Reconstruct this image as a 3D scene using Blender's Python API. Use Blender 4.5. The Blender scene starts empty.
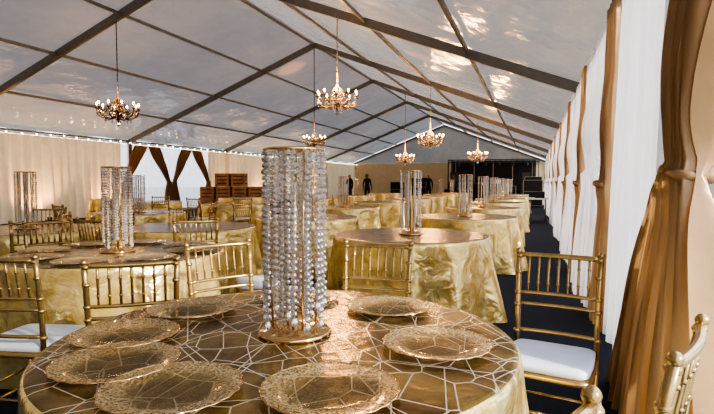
import bpy, bmesh, math, random
from mathutils import Vector, Matrix
random.seed(4)
sin,cos,pi=math.sin,math.cos,math.pi
scene=bpy.context.scene
COL=scene.collection
try:
    scene.view_settings.view_transform='AgX'
    scene.view_settings.look='AgX - High Contrast'
    scene.view_settings.exposure=0.20
except Exception as e: print(e)

# ------------------------------------------------------------------ materials
def new_mat(name):
    m=bpy.data.materials.new(name); m.use_nodes=True
    nt=m.node_tree; nt.nodes.clear()
    out=nt.nodes.new('ShaderNodeOutputMaterial')
    return m,nt,out
def principled(nt,**kw):
    p=nt.nodes.new('ShaderNodeBsdfPrincipled')
    for k,v in kw.items():
        k=k.replace('_',' ')
        if k in p.inputs: p.inputs[k].default_value=v
    return p
def simple(name,color,rough=0.5,metal=0.0,noise=0.0,nscale=8,bump=0.0,bscale=40,**kw):
    m,nt,out=new_mat(name)
    p=principled(nt,Roughness=rough,Metallic=metal,**kw)
    p.inputs['Base Color'].default_value=(*color,1)
    nt.links.new(p.outputs[0],out.inputs[0])
    tc=nt.nodes.new('ShaderNodeTexCoord')
    if noise>0:
        n=nt.nodes.new('ShaderNodeTexNoise'); n.inputs['Scale'].default_value=nscale; n.inputs['Detail'].default_value=4
        nt.links.new(tc.outputs['Object'],n.inputs['Vector'])
        r=nt.nodes.new('ShaderNodeValToRGB')
        r.color_ramp.elements[0].position=.3; r.color_ramp.elements[1].position=.7
        r.color_ramp.elements[0].color=tuple(c*(1-noise) for c in color)+(1,)
        r.color_ramp.elements[1].color=tuple(min(1,c*(1+noise)) for c in color)+(1,)
        nt.links.new(n.outputs['Fac'],r.inputs[0]); nt.links.new(r.outputs[0],p.inputs['Base Color'])
    if bump>0:
        n=nt.nodes.new('ShaderNodeTexNoise'); n.inputs['Scale'].default_value=bscale; n.inputs['Detail'].default_value=3
        nt.links.new(tc.outputs['Object'],n.inputs['Vector'])
        b=nt.nodes.new('ShaderNodeBump'); b.inputs['Strength'].default_value=bump; b.inputs['Distance'].default_value=.02
        nt.links.new(n.outputs['Fac'],b.inputs['Height']); nt.links.new(b.outputs[0],p.inputs['Normal'])
    return m
def emis(name,color,s):
    m,nt,out=new_mat(name)
    e=nt.nodes.new('ShaderNodeEmission'); e.inputs[0].default_value=(*color,1); e.inputs[1].default_value=s
    nt.links.new(e.outputs[0],out.inputs[0]); return m
def fabric(name,color,trans=.4,transp=0.0,rough=.8,vary=.08,bump=.15,tcol=None,cs=3,bs=9,bd=.03,metal=0,stretch=(1,1,1)):
    m,nt,out=new_mat(name)
    p=principled(nt,Roughness=rough,Metallic=metal)
    p.inputs['Base Color'].default_value=(*color,1)
    tc=nt.nodes.new('ShaderNodeTexCoord')
    mp=nt.nodes.new('ShaderNodeMapping'); mp.inputs['Scale'].default_value=stretch
    nt.links.new(tc.outputs['Object'],mp.inputs['Vector'])
    n=nt.nodes.new('ShaderNodeTexNoise'); n.inputs['Scale'].default_value=cs; n.inputs['Detail'].default_value=5
    nt.links.new(mp.outputs[0],n.inputs['Vector'])
    r=nt.nodes.new('ShaderNodeValToRGB')
    r.color_ramp.elements[0].position=.3; r.color_ramp.elements[1].position=.7
    r.color_ramp.elements[0].color=tuple(c*(1-vary) for c in color)+(1,)
    r.color_ramp.elements[1].color=tuple(min(1,c*(1+vary)) for c in color)+(1,)
    nt.links.new(n.outputs['Fac'],r.inputs[0]); nt.links.new(r.outputs[0],p.inputs['Base Color'])
    b=nt.nodes.new('ShaderNodeBump'); b.inputs['Strength'].default_value=bump; b.inputs['Distance'].default_value=bd
    n2=nt.nodes.new('ShaderNodeTexNoise'); n2.inputs['Scale'].default_value=bs; n2.inputs['Detail'].default_value=3
    nt.links.new(mp.outputs[0],n2.inputs['Vector'])
    nt.links.new(n2.outputs['Fac'],b.inputs['Height']); nt.links.new(b.outputs[0],p.inputs['Normal'])
    t=nt.nodes.new('ShaderNodeBsdfTranslucent'); t.inputs[0].default_value=(*(tcol or color),1)
    mx=nt.nodes.new('ShaderNodeMixShader'); mx.inputs[0].default_value=trans
    nt.links.new(p.outputs[0],mx.inputs[1]); nt.links.new(t.outputs[0],mx.inputs[2])
    last=mx
    if transp>0:
        tr=nt.nodes.new('ShaderNodeBsdfTransparent')
        m2=nt.nodes.new('ShaderNodeMixShader'); m2.inputs[0].default_value=transp
        nt.links.new(mx.outputs[0],m2.inputs[1]); nt.links.new(tr.outputs[0],m2.inputs[2]); last=m2
    nt.links.new(last.outputs[0],out.inputs[0])
    return m

M_roof=fabric('tent_vinyl',(.27,.262,.245),trans=.095,rough=.14,vary=.28,bump=.7,tcol=(.66,.62,.56),cs=.45,bs=1.3,bd=.12,stretch=(1,.7,1))
M_alu=simple('aluminium_beam',(.22,.21,.19),.4,.5,.1)
M_carpet=simple('navy_carpet',(.007,.018,.044),.9,0,.3,30,.4,300)
M_cream=fabric('cream_drape',(.68,.55,.38),trans=.20,tcol=(.85,.69,.45))
M_sheer=fabric('white_sheer',(.84,.84,.86),trans=.5,transp=.36,tcol=(.88,.89,.97))
M_white=fabric('white_voile',(.84,.82,.82),trans=.44,transp=.12,tcol=(.84,.84,.88))
M_champ=fabric('champagne_drape',(.45,.30,.165),trans=.28,rough=.34,tcol=(.70,.47,.26),metal=.15)
M_brown=fabric('bronze_drape',(.26,.13,.045),trans=.10,rough=.4)
M_gold=simple('gold_paint',(.50,.36,.17),.27,.8,.15,12)
M_golddark=simple('antique_bronze',(.10,.06,.03),.35,.8)
M_goldring=simple('polished_gold',(.80,.56,.30),.12,1.0)
M_cush=simple('seat_cushion',(.70,.79,.95),.8,0,.03,10,.1,60)
M_black=simple('black_gear',(.008,.008,.010),.5,0,.3,6)
M_grill=simple('dark_grille',(.06,.06,.07),.4,.3,.3,40)
M_wtable=simple('white_plastic',(.8,.8,.78),.5,0,.03)
M_steel=simple('grey_steel',(.30,.30,.31),.35,.8)
M_wood=simple('brown_wood',(.40,.22,.11),.5,0,.4,4)
M_wooddk=simple('dark_wood',(.10,.05,.025),.6,0,.3,4)
M_grass=simple('dry_grass',(.22,.24,.16),.95,0,.4,3)
M_leaf=simple('tree_foliage',(.10,.13,.06),.9,0,.5,4)
M_bulb=emis('warm_bulb',(1,.50,.16),40)
M_fairy=emis('fairy_bulb',(1,.70,.38),16)

def satin():
    m,nt,out=new_mat('gold_satin_cloth')
    p=principled(nt,Roughness=.24,Metallic=.6)
    tc=nt.nodes.new('ShaderNodeTexCoord')
    n=nt.nodes.new('ShaderNodeTexNoise'); n.inputs['Scale'].default_value=9; n.inputs['Detail'].default_value=5; n.inputs['Distortion'].default_value=1.2
    nt.links.new(tc.outputs['Object'],n.inputs['Vector'])
    r=nt.nodes.new('ShaderNodeValToRGB')
    r.color_ramp.elements[0].position=.36; r.color_ramp.elements[0].color=(.70,.53,.19,1)
    r.color_ramp.elements[1].position=.64; r.color_ramp.elements[1].color=(.86,.73,.36,1)
    nt.links.new(n.outputs['Fac'],r.inputs[0]); nt.links.new(r.outputs[0],p.inputs['Base Color'])
    n2=nt.nodes.new('ShaderNodeTexNoise'); n2.inputs['Scale'].default_value=4; n2.inputs['Detail'].default_value=4; n2.inputs['Distortion'].default_value=1.0
    nt.links.new(tc.outputs['Object'],n2.inputs['Vector'])
    b=nt.nodes.new('ShaderNodeBump'); b.inputs['Strength'].default_value=.7; b.inputs['Distance'].default_value=.05
    nt.links.new(n2.outputs['Fac'],b.inputs['Height']); nt.links.new(b.outputs[0],p.inputs['Normal'])
    nt.links.new(p.outputs[0],out.inputs[0]); return m
M_satin=satin()
def overlay():
    m,nt,out=new_mat('geometric_gold_overlay')
    p=principled(nt,Roughness=.24,Metallic=.65)
    tc=nt.nodes.new('ShaderNodeTexCoord')
    def lines(scale,width,off,rz):
        mp=nt.nodes.new('ShaderNodeMapping'); mp.inputs['Location'].default_value=(off,off*.7,0)
        mp.inputs['Rotation'].default_value=(0,0,rz); mp.inputs['Scale'].default_value=(1,.75,0.0)
        nt.links.new(tc.outputs['Object'],mp.inputs['Vector'])
        v=nt.nodes.new('ShaderNodeTexVoronoi'); v.feature='DISTANCE_TO_EDGE'; v.voronoi_dimensions='2D'
        v.inputs['Scale'].default_value=scale
        nt.links.new(mp.outputs[0],v.inputs['Vector'])
        mt=nt.nodes.new('ShaderNodeMath'); mt.operation='LESS_THAN'; mt.inputs[1].default_value=width
        nt.links.new(v.outputs['Distance'],mt.inputs[0]); return mt
    a=lines(9.0,.016,0,.4); b=lines(5.6,.009,3.3,1.3); c=lines(3.2,.006,7.1,.9)
    mx0=nt.nodes.new('ShaderNodeMath'); mx0.operation='MAXIMUM'
    nt.links.new(a.outputs[0],mx0.inputs[0]); nt.links.new(b.outputs[0],mx0.inputs[1])
    mx=nt.nodes.new('ShaderNodeMath'); mx.operation='MAXIMUM'
    nt.links.new(mx0.outputs[0],mx.inputs[0]); nt.links.new(c.outputs[0],mx.inputs[1])
    n=nt.nodes.new('ShaderNodeTexNoise'); n.inputs['Scale'].default_value=6; n.inputs['Detail'].default_value=5
    nt.links.new(tc.outputs['Object'],n.inputs['Vector'])
    r=nt.nodes.new('ShaderNodeValToRGB')
    r.color_ramp.elements[0].position=.35; r.color_ramp.elements[0].color=(.13,.080,.024,1)
    r.color_ramp.elements[1].position=.68; r.color_ramp.elements[1].color=(.38,.26,.09,1)
    nt.links.new(n.outputs['Fac'],r.inputs[0])
    mc=nt.nodes.new('ShaderNodeMix'); mc.data_type='RGBA'
    nt.links.new(mx.outputs[0],mc.inputs['Factor']); nt.links.new(r.outputs[0],mc.inputs['A'])
    mc.inputs['B'].default_value=(.90,.84,.70,1)
    nt.links.new(mc.outputs['Result'],p.inputs['Base Color'])
    vc=nt.nodes.new('ShaderNodeTexNoise'); vc.inputs['Scale'].default_value=14; vc.inputs['Detail'].default_value=3
    nt.links.new(tc.outputs['Object'],vc.inputs['Vector'])
    ad=nt.nodes.new('ShaderNodeMath'); ad.operation='MULTIPLY_ADD'; ad.inputs[1].default_value=.4
    nt.links.new(mx.outputs[0],ad.inputs[0]); nt.links.new(vc.outputs['Fac'],ad.inputs[2])
    bp=nt.nodes.new('ShaderNodeBump'); bp.inputs['Strength'].default_value=.5; bp.inputs['Distance'].default_value=.012
    nt.links.new(ad.outputs[0],bp.inputs['Height']); nt.links.new(bp.outputs[0],p.inputs['Normal'])
    nt.links.new(p.outputs[0],out.inputs[0]); return m
M_over=overlay()
def crystal(name,tr,dif,base,ior=1.9):
    m,nt,out=new_mat(name)
    g=nt.nodes.new('ShaderNodeBsdfGlossy'); g.inputs['Roughness'].default_value=.03; g.inputs[0].default_value=(1,.98,.96,1)
    t=nt.nodes.new('ShaderNodeBsdfTransparent'); t.inputs[0].default_value=(.97,.96,.96,1)
    d=nt.nodes.new('ShaderNodeBsdfTranslucent'); d.inputs[0].default_value=(.95,.93,.95,1)
    d2=nt.nodes.new('ShaderNodeBsdfDiffuse'); d2.inputs[0].default_value=(.85,.84,.84,1)
    md=nt.nodes.new('ShaderNodeMixShader'); md.inputs[0].default_value=.5
    nt.links.new(d.outputs[0],md.inputs[1]); nt.links.new(d2.outputs[0],md.inputs[2])
    f=nt.nodes.new('ShaderNodeFresnel'); f.inputs[0].default_value=ior
    m1=nt.nodes.new('ShaderNodeMixShader'); m1.inputs[0].default_value=dif
    nt.links.new(t.outputs[0],m1.inputs[1]); nt.links.new(md.outputs[0],m1.inputs[2])
    ad=nt.nodes.new('ShaderNodeMath'); ad.operation='ADD'; ad.inputs[1].default_value=base
    nt.links.new(f.outputs[0],ad.inputs[0])
    m2=nt.nodes.new('ShaderNodeMixShader')
    nt.links.new(ad.outputs[0],m2.inputs[0]); nt.links.new(m1.outputs[0],m2.inputs[1]); nt.links.new(g.outputs[0],m2.inputs[2])
    nt.links.new(m2.outputs[0],out.inputs[0]); return m
M_crystal=crystal('cut_crystal',1,.28,.25)
M_crystal2=crystal('small_cut_crystal',0,.80,.32)
def charger_mat():
    m,nt,out=new_mat('gold_flecked_glass')
    tc=nt.nodes.new('ShaderNodeTexCoord')
    g=principled(nt,Roughness=.30,Metallic=.35); g.inputs['Base Color'].default_value=(.82,.64,.34,1)
    t=nt.nodes.new('ShaderNodeBsdfTransparent'); t.inputs[0].default_value=(1,.96,.88,1)
    ln=nt.nodes.new('ShaderNodeVectorMath'); ln.operation='LENGTH'
    nt.links.new(tc.outputs['Object'],ln.inputs[0])
    r=nt.nodes.new('ShaderNodeMapRange'); r.inputs['From Min'].default_value=.09; r.inputs['From Max'].default_value=.13
    r.inputs['To Min'].default_value=.14; r.inputs['To Max'].default_value=.36
    nt.links.new(ln.outputs['Value'],r.inputs['Value'])
    n=nt.nodes.new('ShaderNodeTexNoise'); n.inputs['Scale'].default_value=140; n.inputs['Detail'].default_value=2
    nt.links.new(tc.outputs['Object'],n.inputs['Vector'])
    a=nt.nodes.new('ShaderNodeMath'); a.operation='MULTIPLY_ADD'; a.inputs[1].default_value=2.4; a.inputs[2].default_value=-1.2
    nt.links.new(n.outputs['Fac'],a.inputs[0])
    am=nt.nodes.new('ShaderNodeMath'); am.operation='MULTIPLY'
    nt.links.new(a.outputs[0],am.inputs[0]); nt.links.new(r.outputs[0],am.inputs[1])
    s=nt.nodes.new('ShaderNodeMath'); s.operation='MULTIPLY_ADD'; s.use_clamp=True; s.inputs[1].default_value=1.6
    nt.links.new(am.outputs[0],s.inputs[0]); nt.links.new(r.outputs[0],s.inputs[2])
    mx=nt.nodes.new('ShaderNodeMixShader')
    nt.links.new(s.outputs[0],mx.inputs[0]); nt.links.new(t.outputs[0],mx.inputs[1]); nt.links.new(g.outputs[0],mx.inputs[2])
    gl=nt.nodes.new('ShaderNodeBsdfGlossy'); gl.inputs['Roughness'].default_value=.08
    fr=nt.nodes.new('ShaderNodeLayerWeight'); fr.inputs[0].default_value=.12
    m2=nt.nodes.new('ShaderNodeMixShader')
    nt.links.new(fr.outputs['Fresnel'],m2.inputs[0]); nt.links.new(mx.outputs[0],m2.inputs[1]); nt.links.new(gl.outputs[0],m2.inputs[2])
    nt.links.new(m2.outputs[0],out.inputs[0]); return m
M_charger=charger_mat()

# ------------------------------------------------------------------ mesh builder
class MB:
    def __init__(s): s.v=[];s.f=[];s.m=[];s.sm=[];s.mats=[]
    def mi(s,mat):
        if mat not in s.mats: s.mats.append(mat)
        return s.mats.index(mat)
    def add(s,vs,fs,mat,smooth=True):
        o=len(s.v); s.v+= [tuple(v) for v in vs]; k=s.mi(mat)
        for f in fs: s.f.append(tuple(i+o for i in f)); s.m.append(k); s.sm.append(smooth)
    def tube(s,pts,r,mat,n=8,cap=True):
        pts=[Vector(p) for p in pts]; L=len(pts)
        rs=r if isinstance(r,(list,tuple)) else [r]*L
        vs=[];fs=[]
        up=Vector((0,0,1))
        d0=(pts[1]-pts[0]).normalized()
        if abs(d0.dot(up))>.9: up=Vector((1,0,0))
        for i,p in enumerate(pts):
            d=(pts[min(i+1,L-1)]-pts[max(i-1,0)]).normalized()
            a=d.cross(up)
            if a.length<1e-4: a=d.cross(Vector((0,1,0)))
            a.normalize(); b=a.cross(d)
            for k in range(n):
                t=2*pi*k/n; vs.append(p+(a*cos(t)+b*sin(t))*rs[i])
        for i in range(L-1):
            for k in range(n):
                k2=(k+1)%n
                fs.append((i*n+k,i*n+k2,(i+1)*n+k2,(i+1)*n+k))
        if cap:
            fs.append(tuple(range(n))); fs.append(tuple(range((L-1)*n,L*n))[::-1])
        s.add(vs,fs,mat)
    def lathe(s,prof,c,mat,n=24,smooth=True,wave=None):
        vs=[];fs=[];L=len(prof)
        for r,z in prof:
            for k in range(n):
                t=2*pi*k/n
                vs.append((c[0]+r*cos(t),c[1]+r*sin(t),c[2]+z))
        for i in range(L-1):
            for k in range(n):
                k2=(k+1)%n; fs.append((i*n+k,i*n+k2,(i+1)*n+k2,(i+1)*n+k))
        s.add(vs,fs,mat,smooth)
    def ball(s,c,r,mat,n=8,m=4,sz=1.0,smooth=True):
        vs=[(c[0],c[1],c[2]+r*sz)]
        for i in range(1,m):
            a=pi*i/m
            for k in range(n):
                t=2*pi*k/n; vs.append((c[0]+r*sin(a)*cos(t),c[1]+r*sin(a)*sin(t),c[2]+r*sz*cos(a)))
        vs.append((c[0],c[1],c[2]-r*sz)); fs=[]
        for k in range(n): fs.append((0,1+k,1+(k+1)%n))
        for i in range(m-2):
            for k in range(n):
                a=1+i*n+k;b=1+i*n+(k+1)%n; fs.append((a,a+n,b+n,b))
        e=len(vs)-1; o=1+(m-2)*n
        for k in range(n): fs.append((e,o+(k+1)%n,o+k))
        s.add(vs,fs,mat,smooth)
    def box(s,c,d,mat,rot=0):
        x,y,z=d[0]/2,d[1]/2,d[2]/2
        vs=[]
        for a in (-x,x):
            for b in (-y,y):
                for e in (-z,z):
                    vs.append((c[0]+a*cos(rot)-b*sin(rot),c[1]+a*sin(rot)+b*cos(rot),c[2]+e))
        s.add(vs,[(0,1,3,2),(4,6,7,5),(0,4,5,1),(2,3,7,6),(0,2,6,4),(1,5,7,3)],mat,False)
    def beam(s,p,q,w,h,mat):
        p=Vector(p);q=Vector(q);d=(q-p).normalized()
        up=Vector((0,0,1)) if abs(d.z)<.95 else Vector((0,1,0))
        a=d.cross(up).normalized(); b=a.cross(d)
        vs=[]
        for o in (p,q):
            for i,j in((-1,-1),(1,-1),(1,1),(-1,1)): vs.append(o+a*w/2*i+b*h/2*j)
        s.add(vs,[(0,1,2,3),(7,6,5,4),(0,4,5,1),(1,5,6,2),(2,6,7,3),(3,7,4,0)],mat,False)
    def mesh(s,name):
        me=bpy.data.meshes.new(name); me.from_pydata(s.v,[],s.f)
        for m in s.mats: me.materials.append(m)
        me.polygons.foreach_set('material_index',s.m); me.polygons.foreach_set('use_smooth',s.sm)
        bm=bmesh.new(); bm.from_mesh(me); bmesh.ops.recalc_face_normals(bm,faces=bm.faces); bm.to_mesh(me); bm.free()
        me.update(); return me
    def obj(s,name,loc=(0,0,0),rz=0):
        return inst(s.mesh(name),name,loc,rz)
def inst(me,name,loc=(0,0,0),rz=0):
    o=bpy.data.objects.new(name,me); o.location=loc; o.rotation_euler=(0,0,rz); COL.objects.link(o); return o

XR,XL=.80,-15.26; XM=(XR+XL)/2; ZE,ZR=2.87,5.97
Y0,Y1=-5.0,43.3
FR=[-3.6+6.7*i for i in range(8)]
def roofz(x): return ZR-(ZR-ZE)*abs(x-XM)/(XR-XM)

# ------------------------------------------------------------------ shell
b=MB(); b.box(((XL+XR)/2,(Y0+Y1)/2,-.03),(XR-XL+.4,Y1-Y0+.4,.06),M_carpet); b.obj('floor')
b=MB(); b.add([(-90,-60,-.07),(90,-60,-.07),(90,110,-.07),(-90,110,-.07)],[(0,1,2,3)],M_grass); b.obj('ground')
def roof():
    b=MB(); ny=112; nx=16
    for side in (-1,1):
        vs=[];fs=[]
        for j in range(ny+1):
            y=Y0+(Y1-Y0)*j/ny
            ph=((y-FR[0])/6.7)%1
            for i in range(nx+1):
                t=i/nx; x=XM+side*(XR+.12-XM)*t
                z=roofz(x)+.10-.07*sin(pi*ph)*sin(pi*t)+.012*sin(9*x+3*y)
                vs.append((x,y,z))
        for j in range(ny):
            for i in range(nx):
                a=j*(nx+1)+i; fs.append((a,a+1,a+nx+2,a+nx+1))
        b.add(vs,fs,M_roof)
    b.obj('ceiling')
roof()
for y in FR:
    b=MB()
    for xs in (XL,XR):
        b.beam((xs,y,0),(xs,y,ZE),.12,.16,M_alu)
        b.beam((xs,y,ZE-.02),(XM,y,ZR-.02),.10,.17,M_alu)
    b.obj('trim_frame')
b=MB()
for fr in (.0,.25,.5,.75,1.0):
    for side in (-1,1):
        if fr==0 and side==1: continue
        x=XM+side*(XR-XM)*fr
        b.beam((x,Y0,roofz(x)+.0),(x,Y1,roofz(x)+.0),.05,.07,M_alu)
b.obj('trim_purlins')
b=MB()
b.box((XM,Y1+.05,ZE/2),(XR-XL,.06,ZE),M_cream)
b.add([(XL,Y1,ZE),(XR,Y1,ZE),(XM,Y1,ZR)],[(0,1,2)],M_roof,False)
b.obj('wall_back')
b=MB()
b.box((XM,Y0-.05,ZE/2),(XR-XL,.06,ZE),M_cream)
b.add([(XL,Y0,ZE),(XR,Y0,ZE),(XM,Y0,ZR)],[(0,1,2)],M_roof,False)
b.obj('wall_front')

def curtain(name,x0,y0,y1,fpm,amp,zt,zb,mat,seg=8,rows=14,flare=.02,side=-1):
    b=MB(); n=int((y1-y0)*fpm*seg); vs=[];fs=[]
    for r in range(rows+1):
        t=r/rows; z=zt+(zb-zt)*t
        for c in range(n+1):
            y=y0+(y1-y0)*c/n
            u=(y-y0)*fpm*2*pi
            w=sin(u+.9*sin(y*2.3)+.5*sin(y*5.1+t*2))
            x=x0+amp*w*(.55+.45*t)+side*flare*t*(1+.6*sin(y*3.1))
            vs.append((x,y+.015*sin(u*.5+t*4),z+ .012*sin(u)*(t==1)))
    for r in range(rows):
        for c in range(n):
            a=r*(n+1)+c; fs.append((a,a+1,a+n+2,a+n+1))
    b.add(vs,fs,mat)
    return b.obj(name)
curtain('wall_left',XL+.12,Y0,15.9,3.0,.11,ZE-.12,.0,M_cream,side=1)
curtain('wall_left_far',XL+.12,21.6,Y1,2.6,.12,ZE-.12,.0,M_cream,seg=6,side=1)
curtain('wall_left_entrance',XL+.02,15.85,21.65,2.5,.03,ZE-.12,.0,M_white,seg=8,side=1)
b=MB(); b.box((XL+.12,(Y0+Y1)/2,ZE-.08),(.05,Y1-Y0,.05),M_steel); b.obj('trim_left_rail')
curtain('wall_right',XR-.06,2.95,Y1,5,.035,ZE-.02,.01,M_sheer,seg=8,rows=8,flare=.01)
curtain('wall_right_near',XR-.06,Y0,1.2,5,.035,ZE-.02,.01,M_sheer,seg=8,rows=8,flare=.01)
b=MB()
b.box((XR-.04,(Y0+Y1)/2,ZE-.03),(.05,Y1-Y0,.05),M_steel); b.obj('trim_right_rail')

def sm(t): t=max(0,min(1,t)); return t*t*(3-2*t)
def tied(name,x0,yc,wt,wk,wb,zk,zt,zb,mat,folds=9,amp=.045,side=-1,ytop=None,ybot=None,bulge=.10,seg=9,tie=True,tiemat=None,linear=False):
    rows=44; n=folds*seg; vs=[];fs=[]
    ytop=yc if ytop is None else ytop; ybot=yc if ybot is None else ybot
    for r in range(rows+1):
        z=zt+(zb-zt)*r/rows
        if z>zk:
            t=(z-zk)/(zt-zk); k=sm(min(1,t*1.15))**.9; w=wk+(wt-wk)*k; yy=yc+(ytop-yc)*(t if linear else sm(t))
            a=amp*(.9+.5*(1-t)); bl=bulge*.5*sin(pi*min(1,t*1.6)) if t<.62 else 0
        else:
            t=(zk-z)/(zk-zb); k=t**.62; w=wk+(wb-wk)*k; yy=yc+(ybot-yc)*k
            a=amp*(1.0+.5*t); bl=bulge*(.35+.65*k)
        pin=math.exp(-((z-zk)/.13)**2)
        for c in range(n+1):
            s=-1+2*c/n
            u=pi*folds*s
            f=sin(u+.6*sin(3*s+1.5*z)); f=(abs(f)**.75)*(1 if f>0 else -1)
            f+=.3*sin(2.3*u+z*2)
            x=x0+side*(a*f*(1-.55*pin)+bl*(1-.5*s*s)+pin*(.07*math.sqrt(max(0,1-s*s)))+.03)
            vs.append((x,yy+s*w+.012*sin(u*1.7+z*5)*w,z))
    for r in range(rows):
        for c in range(n):
            q=r*(n+1)+c; fs.append((q,q+1,q+n+2,q+n+1))
    b=MB(); b.add(vs,fs,mat)
    if tie:
        pts=[];rr=[]
        for i in range(25):
            t=2*pi*i/24; pts.append((x0+side*(.06+.085*cos(t)),yc+(wk-.005)*sin(t),zk+.02*sin(t))); rr.append(.026+.008*sin(5*t))
        b.tube(pts,rr,tiemat or mat,8)
    return b.obj(name)
golds=[2.72,5.15,7.9,11.2,14.9,19.0,23.5,28.5,34.0]
for i,y in enumerate(golds):
    if i==0: tied('gold_tied_drape',.66,2.44,.33,.125,.80,1.31,ZE-.03,.01,M_champ,folds=15,amp=.056,bulge=.12,ytop=2.20,ybot=2.88)
    else: tied('gold_tied_drape',.67,y,.24,.09,.46,1.25,ZE-.03,.01,M_champ,folds=8,amp=.035,bulge=.09,seg=7)
for i in range(len(golds)-1):
    a,c=golds[i],golds[i+1]
    hw=(c-a)/2-.12
    if i==0: continue
    tied('white_tied_drape',.70,(a+c)/2,hw*.95,hw*.40,hw*.85,1.4,ZE-.03,.01,M_white,folds=11,amp=.04,bulge=.18,seg=7,tie=False)
curtain('white_sheer_drape',.68,2.75,4.85,4,.05,ZE-.03,.01,M_white,seg=12,rows=14,flare=.05)
for oc in (17.3,20.15):
    for s in (-1,1):
        tied('bronze_tied_drape',XL+.17,oc+s*1.25,.38,.11,.36,1.25,ZE-.14,.01,M_brown,folds=6,amp=.04,side=1,ytop=oc+s*.36,ybot=oc+s*1.2,seg=7,linear=True)

for (x,y,h) in ((14,10,5),(18,22,7),(12,34,6),(9,20,5),(7,15,4),(16,46,7)):
    b=MB(); b.tube([(0,0,-.07),(.1,0,h*.35),(0,.1,h*.6)],[.25,.18,.1],M_wooddk,8)
    for k in range(14):
        a=random.random()*6.28; rr=random.random()*h*.25
        b.ball((rr*cos(a),rr*sin(a),h*(.45+.5*random.random())),h*(.12+.1*random.random()),M_leaf,10,6,.8)
    b.obj('tree',(x,y,0))

# ------------------------------------------------------------------ tables
R=.75; TH=.76
def table_mesh(seed,top):
    rnd=random.Random(seed); b=MB(); n=192
    ph=[rnd.random()*6.28 for _ in range(4)]
    rings=[(.001,TH),(.2,TH),(.4,TH),(.6,TH),(.70,TH),(R-.025,TH-.0005),(R-.01,TH-.004),(R-.002,TH-.012),(R+.002,TH-.03)]
    vs=[]
    rows=22
    allr=[]
    for r,z in rings: allr.append((r,z,0))
    for i in range(1,rows+1):
        t=i/rows; allr.append((None,TH-.03-(TH-.03-.006)*t,t))
    for r,z,t in allr:
        for k in range(n):
            th=2*pi*k/n
            if r is None:
                f=.62*sin(9*th+ph[0]+.7*sin(2*th+ph[1]))+.22*sin(16*th+ph[2]+t)+.25*sin(4*th+ph[3])
                f=f if f>0 else f*.35
                rr=R+.002+.02*t+.17*f*(t**1.15)
            else: rr=r
            vs.append((rr*cos(th),rr*sin(th),z))
    nr=len(allr); ft=[];fk=[]
    for i in range(nr-1):
        for k in range(n):
            k2=(k+1)%n; q=(i*n+k,i*n+k2,(i+1)*n+k2,(i+1)*n+k)
            (ft if i<6 else fk).append(q)
    b.add(vs,ft,top)
    k=b.mi(M_satin)
    for q in fk: b.f.append(q); b.m.append(k); b.sm.append(True)
    return b.mesh('round_banquet_table')
TM=[table_mesh(i,M_over) for i in range(3)]
def centrepiece(full):
    b=MB(); n=32; CR=M_crystal if full else M_crystal2
    b.lathe([(.001,0),(.118,0),(.122,.006),(.118,.014),(.095,.017),(.085,.03),(.07,.034),(.001,.034)],(0,0,0),M_goldring,n)
    H=.615
    b.tube([(0,0,.03),(0,0,H)],.010,M_goldring,10)
    for rr in (.098,.05):
        pts=[(rr*cos(2*pi*i/32),rr*sin(2*pi*i/32),H) for i in range(33)]
        b.tube(pts,.005,M_goldring,6,False)
    for k in range(4):
        a=pi/4+k*pi/2
        b.tube([(0,0,H),(.098*cos(a),.098*sin(a),H)],.003,M_goldring,6)
        b.tube([(.098*cos(a),.098*sin(a),H),(.075*cos(a),.075*sin(a),.03)],.0035,M_goldring,6)
    ns=18 if full else 11
    for k in range(ns):
        a=2*pi*k/ns+.08*((k%3)-1)
        bottom=.05+.022*((k*7)%4)
        z=H-.012; i=0
        while z>bottom:
            r=.0100 if i%4 else .0078
            b.ball((.098*cos(a)+.0015*sin(i*2.1+k),.098*sin(a)+.0015*cos(i*1.7+k),z),r,CR,8 if full else 6,4,1.05,False)
            z-=.0205; i+=1
        b.ball((.098*cos(a),.098*sin(a),z-.006),.011,CR,8,4,1.6,False)
    for k in range(8 if full else 4):
        a=2*pi*k/(8 if full else 4)+.3
        z=H-.012
        while z>.07:
            b.ball((.05*cos(a),.05*sin(a),z),.0083,CR,8 if full else 6,4,1.1,False); z-=.019
    return b.mesh('crystal_centerpiece')
CPF=centrepiece(True); CPS=centrepiece(False)

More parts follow.
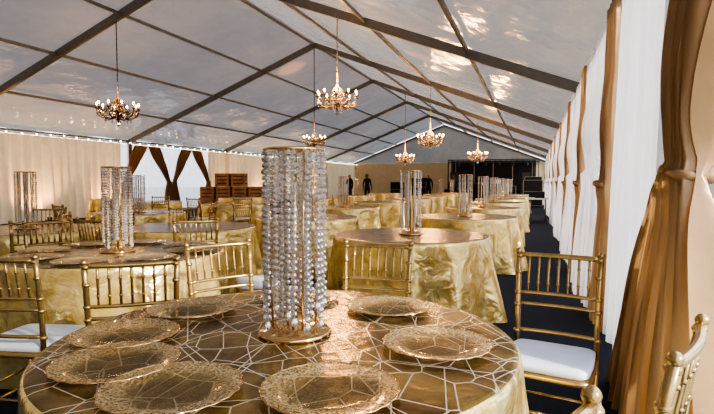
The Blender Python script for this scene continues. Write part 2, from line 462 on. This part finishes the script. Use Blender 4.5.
main=(-.776,1.53)
L1=(-2.88,2.98)
tables=[main,(-1.14,4.90),(-.98,7.8),(-.98,10.6),(-.98,13.4),(-.98,16.2),(-.98,19.0),
 L1,(-5.2,4.1),(-3.75,4.95),(-3.15,6.9),
 (-6.3,7.0),(-3.7,9.9),(-3.7,12.7),(-3.7,15.5),(-3.7,18.4),
 (-6.6,10.4),(-6.6,15.0),(-6.4,18.5),(-9.4,10.9),(-9.1,14.8),(-9.1,19.6),
 (-12.0,12.4),(-3.7,21.5),(-6.4,22.5),(-3.7,24.5),(-.98,22)]
for i,(x,y) in enumerate(tables):
    inst(TM[i%3],'round_banquet_table',(x,y,0),i*1.3 if i else .4)
    if i in (9,13,15,16,17,19,20,22,24): continue
    inst(CPF if i==0 else CPS,'crystal_centerpiece',(x+(.02 if i==0 else 0),y+(.02 if i==0 else 0),TH+.001),i*.7)
def charger():
    b=MB(); n=96; prof=[(.001,.003),(.04,.003),(.085,.003),(.10,.005),(.115,.011),(.135,.015),(.155,.017),(.165,.018)]
    vs=[];fs=[]
    for r,z in prof:
        for k in range(n):
            t=2*pi*k/n; w=1+.012*sin(24*t)*(r>.15); zz=z+.0012*sin(48*t)*(r>.11)
            vs.append((r*w*cos(t),r*w*sin(t),zz))
    L=len(prof)
    for i in range(L-1):
        for k in range(n):
            k2=(k+1)%n; fs.append((i*n+k,i*n+k2,(i+1)*n+k2,(i+1)*n+k))
    b.add(vs,fs,M_charger)
    pts=[(.166*(1+.012*sin(24*2*pi*i/96))*cos(2*pi*i/96),.166*(1+.012*sin(24*2*pi*i/96))*sin(2*pi*i/96),.017) for i in range(97)]
    b.tube(pts,.0022,M_goldring,6,False)
    return b.mesh('charger_plate')
CH=charger()
for a in (-14,43,90,142,183,215,247,291):
    t=math.radians(a+19); inst(CH,'charger_plate',(main[0]-.01+.51*cos(t),main[1]-.01+.51*sin(t),TH+.001),a)
for k in range(8):
    t=math.radians(45*k+20); inst(CH,'charger_plate',(L1[0]+.53*cos(t),L1[1]+.53*sin(t),TH+.001),k)

# ------------------------------------------------------------------ chiavari chair
def chair_mesh():
    b=MB(); G=M_gold
    def leg(p,q,r,nodes):
        p=Vector(p);q=Vector(q); b.tube([p,q],r,G,10)
        for t in nodes:
            c=p.lerp(q,t); d=(q-p).normalized()*.006
            b.tube([c-d*1.5,c-d*.5,c+d*.5,c+d*1.5],[r*.9,r*1.35,r*1.35,r*.9],G,10)
    for s in (-1,1):
        leg((s*.19,.18,0),(s*.185,.175,.44),.013,(.15,.35,.6,.85))
        leg((s*.175,-.19,0),(s*.18,-.175,.45),.013,(.15,.35,.6,.85))
        b.tube([(s*.18,-.175,.44),(s*.182,-.183,.62),(s*.186,-.205,.80),(s*.19,-.225,.915)],.0135,G,10)
        for z,y in ((.53,-.178),(.66,-.187),(.72,-.193),(.82,-.207),(.90,-.222)):
            b.tube([(s*.184,y,z-.01),(s*.184,y,z-.004),(s*.184,y,z+.004),(s*.184,y,z+.01)],[.013,.018,.018,.013],G,10)
        b.ball((s*.19,-.226,.922),.017,G,10,6)
        for z in (.16,.25):
            leg((s*.185,.178,z),(s*.178,-.185,z),.008,(.3,.7))
    for z in (.19,.28):
        leg((-.187,.178,z),(.187,.178,z),.008,(.2,.5,.8)); 
    leg((-.177,-.186,.22),(.177,-.186,.22),.008,(.3,.7))
    def rail(z,y,r,bow=.018):
        pts=[(-.184+.368*i/10,y-bow*(1-((i-5)/5)**2),z) for i in range(11)]
        b.tube(pts,r,G,8); return pts
    rail(.905,-.222,.012); rail(.72,-.193,.009); rail(.665,-.188,.009); rail(.535,-.178,.010)
    for i in range(7):
        t=(i+1)/8; x=-.184+.368*t; bow=.018*(1-((t-.5)*2)**2)
        b.tube([(x,-.193-bow,.72),(x,-.203-bow,.79),(x,-.212-bow,.84),(x,-.222-bow,.905)],.006,G,8)
        for z,y in ((.77,-.200),(.85,-.214)):
            b.tube([(x,y-bow,z-.006),(x,y-bow,z),(x,y-bow,z+.006)],[.006,.0095,.006],G,8)
    def slab(z0,z1,e,mat,rnd):
        prof=[(0-rnd,z0),(0,z0+rnd*.7),(0,z1-rnd*.7),(-rnd,z1),(-rnd*3,z1+rnd*.35),(-.1,z1+rnd*.8)]
        vs=[];fs=[];N=48
        for off,z in prof:
            for k in range(N):
                t=2*pi*k/N; c,s=cos(t),sin(t); p=.22
                x=abs(c)**p*(1 if c>=0 else -1); y=abs(s)**p*(1 if s>=0 else -1)
                w=(.2+e+off)*(1.0 if y>0 else .96); vs.append((x*w,y*(.19+e+off),z))
        for i in range(len(prof)-1):
            for k in range(N):
                k2=(k+1)%N; fs.append((i*N+k,i*N+k2,(i+1)*N+k2,(i+1)*N+k))
        fs.append(tuple(range(N))); fs.append(tuple(range((len(prof)-1)*N,len(prof)*N)))
        b.add(vs,fs,mat)
    slab(.425,.45,.0,G,.006); slab(.452,.492,-.008,M_cush,.012)
    return b.mesh('chiavari_chair')
CM=chair_mesh()
def chair(bx,by,fx,fy):
    l=math.hypot(fx,fy); fx/=l;fy/=l
    inst(CM,'chiavari_chair',(bx+.2*fx,by+.2*fy,0),math.atan2(-fx,fy))
chair(.11,2.66,-.22,-1)
chair(.31,1.33,-.92,.36)
chair(.06,.715,.95,-.30)
chair(-2.37,1.74,-.2,.97)
chair(-1.70,1.84,-.62,.78)
chair(-1.68,2.50,.85,-.5)
chair(-.84,2.78,.06,-1)
def ring(tx,ty,angs,d=1.24):
    for a in angs:
        t=math.radians(a); chair(tx+d*cos(t),ty+d*sin(t),-cos(t),-sin(t))
ring(L1[0],L1[1],(38,200,160))
ring(-3.75,4.95,(-50,-95,215,130))
ring(-5.2,4.1,(-35,-100,130))
ring(-3.15,6.9,(170,))
ring(-6.3,7.0,(-60,-110,20))
ring(-6.6,10.4,(-50,-100))
ring(-9.4,10.9,(-40,))
ring(-3.7,12.7,(200,))

# ------------------------------------------------------------------ chandeliers
def chandelier(x,y,z,F,S=1.0,power=60):
    top=roofz(x)-.115; b=MB()
    b.tube([(0,0,.28*S),(0,0,top-z)],.011,F,6)
    nlink=int((top-z-.4)/.12)
    for i in range(nlink):
        b.ball((0,0,.4*S+.12*i),.017,F,6,4,1.6)
    q=lambda *p: tuple(S*c for c in p)
    b.lathe([q(*p) for p in [(.001,.30),(.03,.28),(.015,.24),(.06,.20),(.02,.15),(.035,.05),(.08,-.02),(.03,-.08),(.05,-.14),(.02,-.2),(.001,-.24)]],(0,0,0),F,16)
    b.ball((0,0,-.26*S),.035*S,M_crystal,8,5,1.3,False)
    N=10
    for rr,zz in ((.24,-.04),(.12,.14)):
        pts=[q(rr*cos(2*pi*i/32),rr*sin(2*pi*i/32),zz) for i in range(33)]; b.tube(pts,.010*S,F,6,False)
    for k in range(N):
        a=2*pi*k/N; c,s=cos(a),sin(a)
        arm=[(.03,-.08),(.12,-.15),(.24,-.16),(.34,-.11),(.38,-.02),(.38,.03)]
        b.tube([q(r*c,r*s,zz) for r,zz in arm],.011*S,F,6)
        b.lathe([q(.001,.0),q(.038,.012),q(.044,.025),q(.012,.02)],q(.38*c,.38*s,.02),F,12)
        b.tube([q(.38*c,.38*s,.03),q(.38*c,.38*s,.10)],.012*S,M_wtable,8)
        b.ball(q(.38*c,.38*s,.128),.016*S,M_bulb,8,6,1.8)
        b.tube([q(.03*c,.03*s,.24),q(.12*c,.12*s,.14),q(.24*c,.24*s,-.04)],.005*S,F,5)
        for i in range(10):
            t=i/9; r=.38-.35*t; b.ball(q(r*c,r*s,-.02-.12*sin(pi*t)+.24*t*t*.9),.014*S,M_crystal,6,4,1.2,False)
        for i in range(3): b.ball(q(.38*c,.38*s,-.03-.035*i),.014*S,M_crystal,6,4,1.3,False)
        a2=a+pi/N
        for i in range(5): b.ball(q(.24*cos(a2),.24*sin(a2),-.07-.035*i),.015*S,M_crystal,6,4,1.3,False)
        for i in range(4): b.ball(q(.12*cos(a2),.12*sin(a2),.11-.035*i),.014*S,M_crystal,6,4,1.3,False)
    o=b.obj('chandelier',(x,y,z))
    l=bpy.data.lights.new('chandelier_glow','POINT'); l.energy=power; l.color=(1,.52,.20); l.shadow_soft_size=.25
    lo=bpy.data.objects.new('chandelier_glow',l); COL.objects.link(lo); lo.parent=o; lo.location=(0,0,.32*S)
chandelier(-3.8,9.8,2.93,M_gold,1.05,140)
chandelier(-9.37,9.8,2.95,M_golddark,1.2,60)
chandelier(-3.2,16.5,2.62,M_gold,1.1,140)
chandelier(-7.25,16.5,2.70,M_golddark,1.0,80)
chandelier(-2.4,23.2,2.4,M_gold,1.1,120)
chandelier(-5.66,23.2,2.35,M_gold,1.1,120)

def uplight(x,y,tx,ty,tz,power,angle,color=(1,.5,.2),blend=.6):
    b=MB(); b.lathe([(.001,0),(.08,0),(.08,.02),(.06,.03),(.075,.16),(.065,.16),(.06,.13),(.001,.13)],(0,0,0),M_black,16)
    b.obj('unseen_uplight_can',(x,y,0))
    l=bpy.data.lights.new('unseen_uplight_beam','SPOT'); l.energy=power; l.color=color; l.spot_size=math.radians(angle); l.spot_blend=blend; l.shadow_soft_size=.03
    lo=bpy.data.objects.new('unseen_uplight_beam',l); COL.objects.link(lo); lo.location=(x,y,.2)
    lo.rotation_euler=(Vector((tx,ty,tz))-Vector((x,y,.2))).to_track_quat('-Z','Y').to_euler()
for y in (0.5,3.4,6.3,9.2,12.1,15,22.5,26,30,34):
    uplight(XL+.9,y,XL+.15,y,1.9,200,120,(1,.60,.27))
for (x,y,tx,ty,p) in ((-2.4,11.4,-1.8,11.0,800),(-2.4,9.1,-.5,10.4,650),(-2.4,12.0,-2.6,12.2,800),(-2.4,17.2,-1.37,19.3,1300),(-8,16.8,-8.64,17.6,1500),(-7.8,29.5,-8.4,30.3,2500),(-2.4,14.3,-3.6,14.6,1000)):
    uplight(x,y,tx,ty,roofz(tx),p,12,(1,.33,.06),.5)  # added spots and cans, standing in for warm reflections on the roof

b=MB()
y=Y0+.2
while y<Y1: b.ball((XL+.34,y,ZE-.06-.05*abs(sin(y*1.2))),.026,M_fairy,6,4); y+=.5
b.tube([(XL+.34,Y0+.1,ZE-.03),(XL+.34,Y1-.1,ZE-.03)],.006,M_black,5); b.obj('string_lights')

# ------------------------------------------------------------------ far end
b=MB()
b.box((-3.1,40.6,.35),(6.8,3.0,.7),M_black)
for x in (-6.3,.1):
    for dx in (-.14,.14):
        for dy in (-.14,.14):
            b.tube([(x+dx,40.6+dy,.7),(x+dx,40.6+dy,3.0)],.03,M_grill,6)
for z in (2.75,2.95): b.beam((-6.4,40.6,z),(.2,40.6,z),.07,.07,M_grill)
for i in range(16):
    x=-6.3+.4*i; b.beam((x,40.6,2.75),(x+.2,40.6,2.95),.03,.03,M_grill); b.beam((x+.2,40.6,2.95),(x+.4,40.6,2.75),.03,.03,M_grill)
for i in range(6): b.ball((-5.6+1.0*i,40.4,2.6),.13,M_grill,8,6,1.2)
b.box((-3.1,41.6,1.8),(6.3,.1,2.2),M_black)
for i in range(5): b.beam((-6.0+1.45*i,41.5,.7),(-6.0+1.45*i,41.5,2.9),.06,.04,M_steel)
b.obj('stage')
for x in (-5.6,-.6):
    b=MB(); b.box((0,0,.3),(.8,.7,.6),M_black); b.box((0,0,.95),(.7,.6,.7),M_black); b.box((0,0,1.65),(.6,.5,.65),M_black)
    b.box((0,-.36,.3),(.7,.02,.5),M_grill); b.box((0,-.31,.95),(.6,.02,.6),M_grill); b.box((0,-.26,1.65),(.5,.02,.55),M_grill)
    b.obj('speaker_stack',(x,38.4,0))
b=MB()
b.box((0,0,.55),(2.2,.7,1.1),M_black); b.box((0,0,1.12),(2.4,.8,.04),M_grill)
b.box((-.6,0,1.2),(.45,.4,.12),M_grill); b.box((.1,0,1.2),(.45,.4,.12),M_grill); b.box((.7,0,1.3),(.4,.05,.3),M_wtable)
b.obj('dj_booth',(-3.2,38.2,0))
for (x,y,w,h) in ((-.1,27.5,.9,1.3),(-1.3,28.2,.7,1.0),(-.1,31,.9,1.5),(-7.8,36,1.2,1.5),(-9.3,36.5,1.2,1.2)):
    b=MB(); b.box((0,0,h/2+.06),(w,.7,h),M_black)
    for sx in (-1,1):
        for sy in (-1,1):
            b.beam((sx*w/2,sy*.35,.06),(sx*w/2,sy*.35,h+.06),.04,.04,M_steel); b.ball((sx*(w/2-.08),sy*.27,.035),.035,M_grill,8,6)
    for z in (.08,h*.6,h+.05): b.beam((-w/2,-.36,z),(w/2,-.36,z),.02,.03,M_steel)
    b.obj('equipment_case',(x,y,0))
b=MB(); b.box((0,0,.73),(.6,1.1,.04),M_wtable)
for sx in (-1,1):
    for sy in (-1,1): b.tube([(sx*.24,sy*.45,0),(sx*.22,sy*.42,.71)],.014,M_steel,8)
    b.tube([(sx*.24,-.44,.2),(sx*.24,.44,.2)],.01,M_steel,6)
b.box((.05,.1,.85),(.3,.4,.2),M_black)
b.obj('folding_table',(.10,17.6,0))
b=MB()
def crate(cx,cy,cz,w,d,h):
    b.box((cx,cy,cz+h/2),(w-.05,d-.05,h-.02),M_wooddk)
    for sx in (-1,1):
        for sy in (-1,1):
            b.box((cx+sx*(w/2-.03),cy+sy*(d/2-.03),cz+h/2),(.07,.07,h),M_wood)
    for k in range(4):
        zz=cz+.05+k*(h-.1)/3
        for sy in (-1,1): b.box((cx,cy+sy*d/2,zz),(w,.02,.10),M_wood)
        for sx in (-1,1): b.box((cx+sx*w/2,cy,zz),(.02,d,.10),M_wood)
for (i,k) in ((0,0),(1,0),(2,0),(3,0),(0,1),(1,1),(2,1),(3,1),(1,2),(2,2)):
    crate(i*.66-1.0+.06*(k%2),.05*((i*3+k)%3),k*.54,.54,.5,.53)
b.obj('wooden_crate_stack',(-11.7,18.2,0),.3)

# ------------------------------------------------------------------ people
M_skin=simple('skin',(.28,.15,.09),.55); M_hair=simple('hair',(.01,.008,.006),.7)
def person(loc,rz,shirt,trouser,arm=0,female=False):
    me=bpy.data.meshes.new('p')
    pts=[];ed=[];rad=[]
    def P(p,r,par=None):
        pts.append(p); rad.append(r)
        if par is not None: ed.append((par,len(pts)-1))
        return len(pts)-1
    pel=P((0,0,.95),(.15,.11)); 
    wa=P((0,0,1.10),(.125,.095),pel); ch=P((0,.01,1.30),(.155,.11),wa); nb=P((0,0,1.44),(.09,.07),ch); nk=P((0,.01,1.52),(.052,.052),nb)
    hd=P((0,.02,1.60),(.07,.085),nk); ht=P((0,.015,1.69),(.068,.08),hd)
    for s in (-1,1):
        hp=P((s*.09,0,.88),(.095,.095),pel); kn=P((s*.105,.01,.49),(.06,.065),hp); cf=P((s*.11,-.02,.33),(.055,.06),kn); an=P((s*.115,-.02,.09),(.038,.042),cf)
        ft=P((s*.12,.05,.045),(.042,.035),an); P((s*.13,.16,.03),(.035,.025),ft)
        sh=P((s*.185,0,1.40),(.06,.055),nb)
        if arm and s==1:
            el=P((s*.25,.05,1.14),(.045,.045),sh); wr=P((s*.17,.27,1.18),(.027,.027),el); hb=P((s*.15,.33,1.19),(.035,.018),wr); base=Vector((s*.15,.33,1.19)); dirv=Vector((-.15,.9,.1)).normalized()
        else:
            el=P((s*.25,-.02,1.12),(.045,.045),sh); wr=P((s*.27,.05,.87),(.027,.027),el); hb=P((s*.27,.07,.80),(.018,.036),wr); base=Vector((s*.27,.07,.80)); dirv=Vector((0,.15,-1)).normalized()
        side=Vector((1,0,0)) if (arm and s==1) else Vector((0,1,0))
        for q,(o,L) in enumerate(((-.027,.07),(-.009,.085),(.009,.08),(.027,.062))):
            a0=base+side*o+dirv*.02; i1=P(tuple(a0),(.009,.009),hb); i2=P(tuple(a0+dirv*L*.5),(.009,.009),i1); P(tuple(a0+dirv*L*.9+Vector((-s*.02,0,0))),(.008,.008),i2)
        t0=base+side*.035-dirv*.02; i1=P(tuple(t0),(.010,.010),hb); P(tuple(t0+side*.02+dirv*.04),(.009,.009),i1)
    me.from_pydata(pts,ed,[]); o=bpy.data.objects.new('p',me); COL.objects.link(o)
    m=o.modifiers.new('s','SKIN'); m.use_smooth_shade=True
    for i,v in enumerate(me.skin_vertices[0].data): v.radius=rad[i]; v.use_root=(i==0)
    sb=o.modifiers.new('u','SUBSURF'); sb.levels=2; sb.render_levels=2
    dg=bpy.context.evaluated_depsgraph_get(); dg.update()
    ev=o.evaluated_get(dg); m2=ev.to_mesh()
    vs=[v.co.copy() for v in m2.vertices]; fs=[tuple(p.vertices) for p in m2.polygons]
    ev.to_mesh_clear(); bpy.data.objects.remove(o)
    zmin=min(v.z for v in vs)
    for v in vs: v.z-=zmin*max(0,1-v.z/.3)
    b=MB(); b.add(vs,fs,M_skin)
    ms=[b.mi(shirt),b.mi(trouser),b.mi(M_hair),b.mi(M_black)]
    for i,f in enumerate(fs):
        c=sum((vs[k] for k in f),Vector())/len(f)
        if c.z<.08: b.m[i]=ms[3]
        elif c.z<.96 and abs(c.x)<.215: b.m[i]=ms[1]
        elif c.z<1.49 and not (c.z<.88 and abs(c.x)>.2) and not(c.y>.24): b.m[i]=ms[0]
        elif c.z>1.665 or (c.z>1.57 and c.y<-.01): b.m[i]=ms[2]
    b.ball((0,.108,1.615),.014,M_skin,8,6,1.4)
    for s in (-1,1):
        b.ball((s*.03,.092,1.64),.009,M_hair,8,6); b.ball((s*.075,.01,1.62),.018,M_skin,8,6,1.5)
    b.tube([(-.022,.098,1.575),(0,.103,1.573),(.022,.098,1.575)],.005,M_wooddk,6)
    if female:
        b.ball((0,-.035,1.60),.10,M_hair,12,8,1.25)
    b.obj('person',loc,rz)
M_navy=simple('dark_shirt',(.02,.02,.03),.8); M_jean=simple('dark_trousers',(.015,.018,.03),.8); M_tee=simple('grey_shirt',(.06,.06,.07),.8)
person((-10.2,28.3,0),2.6,M_navy,M_jean,1)
person((-9.3,28.8,0),-2.4,M_navy,M_jean,0,True)
person((-6.1,31.0,0),2.9,M_navy,M_jean,1)
person((-4.9,33.0,0),-2.9,M_tee,M_jean,0)

# ------------------------------------------------------------------ light
w=bpy.data.worlds.new('World'); scene.world=w; w.use_nodes=True; nt=w.node_tree; nt.nodes.clear()
out=nt.nodes.new('ShaderNodeOutputWorld'); bg=nt.nodes.new('ShaderNodeBackground')
tc=nt.nodes.new('ShaderNodeTexCoord'); sx=nt.nodes.new('ShaderNodeSeparateXYZ'); rp=nt.nodes.new('ShaderNodeValToRGB')
nt.links.new(tc.outputs['Generated'],sx.inputs[0]); nt.links.new(sx.outputs['Z'],rp.inputs[0])
rp.color_ramp.elements[0].position=0; rp.color_ramp.elements[0].color=(.90,.93,1,1)
rp.color_ramp.elements[1].position=.6; rp.color_ramp.elements[1].color=(.66,.76,1,1)
nt.links.new(rp.outputs[0],bg.inputs[0]); bg.inputs[1].default_value=3.2
nt.links.new(bg.outputs[0],out.inputs[0])
s=bpy.data.lights.new('sun','SUN'); s.energy=6.5; s.angle=.04; s.color=(1,.85,.64)
so=bpy.data.objects.new('sun',s); COL.objects.link(so); so.rotation_euler=Vector((-.85,.30,-.40)).to_track_quat('-Z','Y').to_euler(); so.location=(10,0,12)

# ------------------------------------------------------------------ camera
cd=bpy.data.cameras.new('camera'); co=bpy.data.objects.new('camera',cd); COL.objects.link(co)
cd.sensor_width=36; cd.lens=26; cd.clip_start=.02; cd.clip_end=300
co.location=(0,0,1.27); co.rotation_euler=(math.radians(90-2.8),0,math.radians(19.03))
scene.camera=co
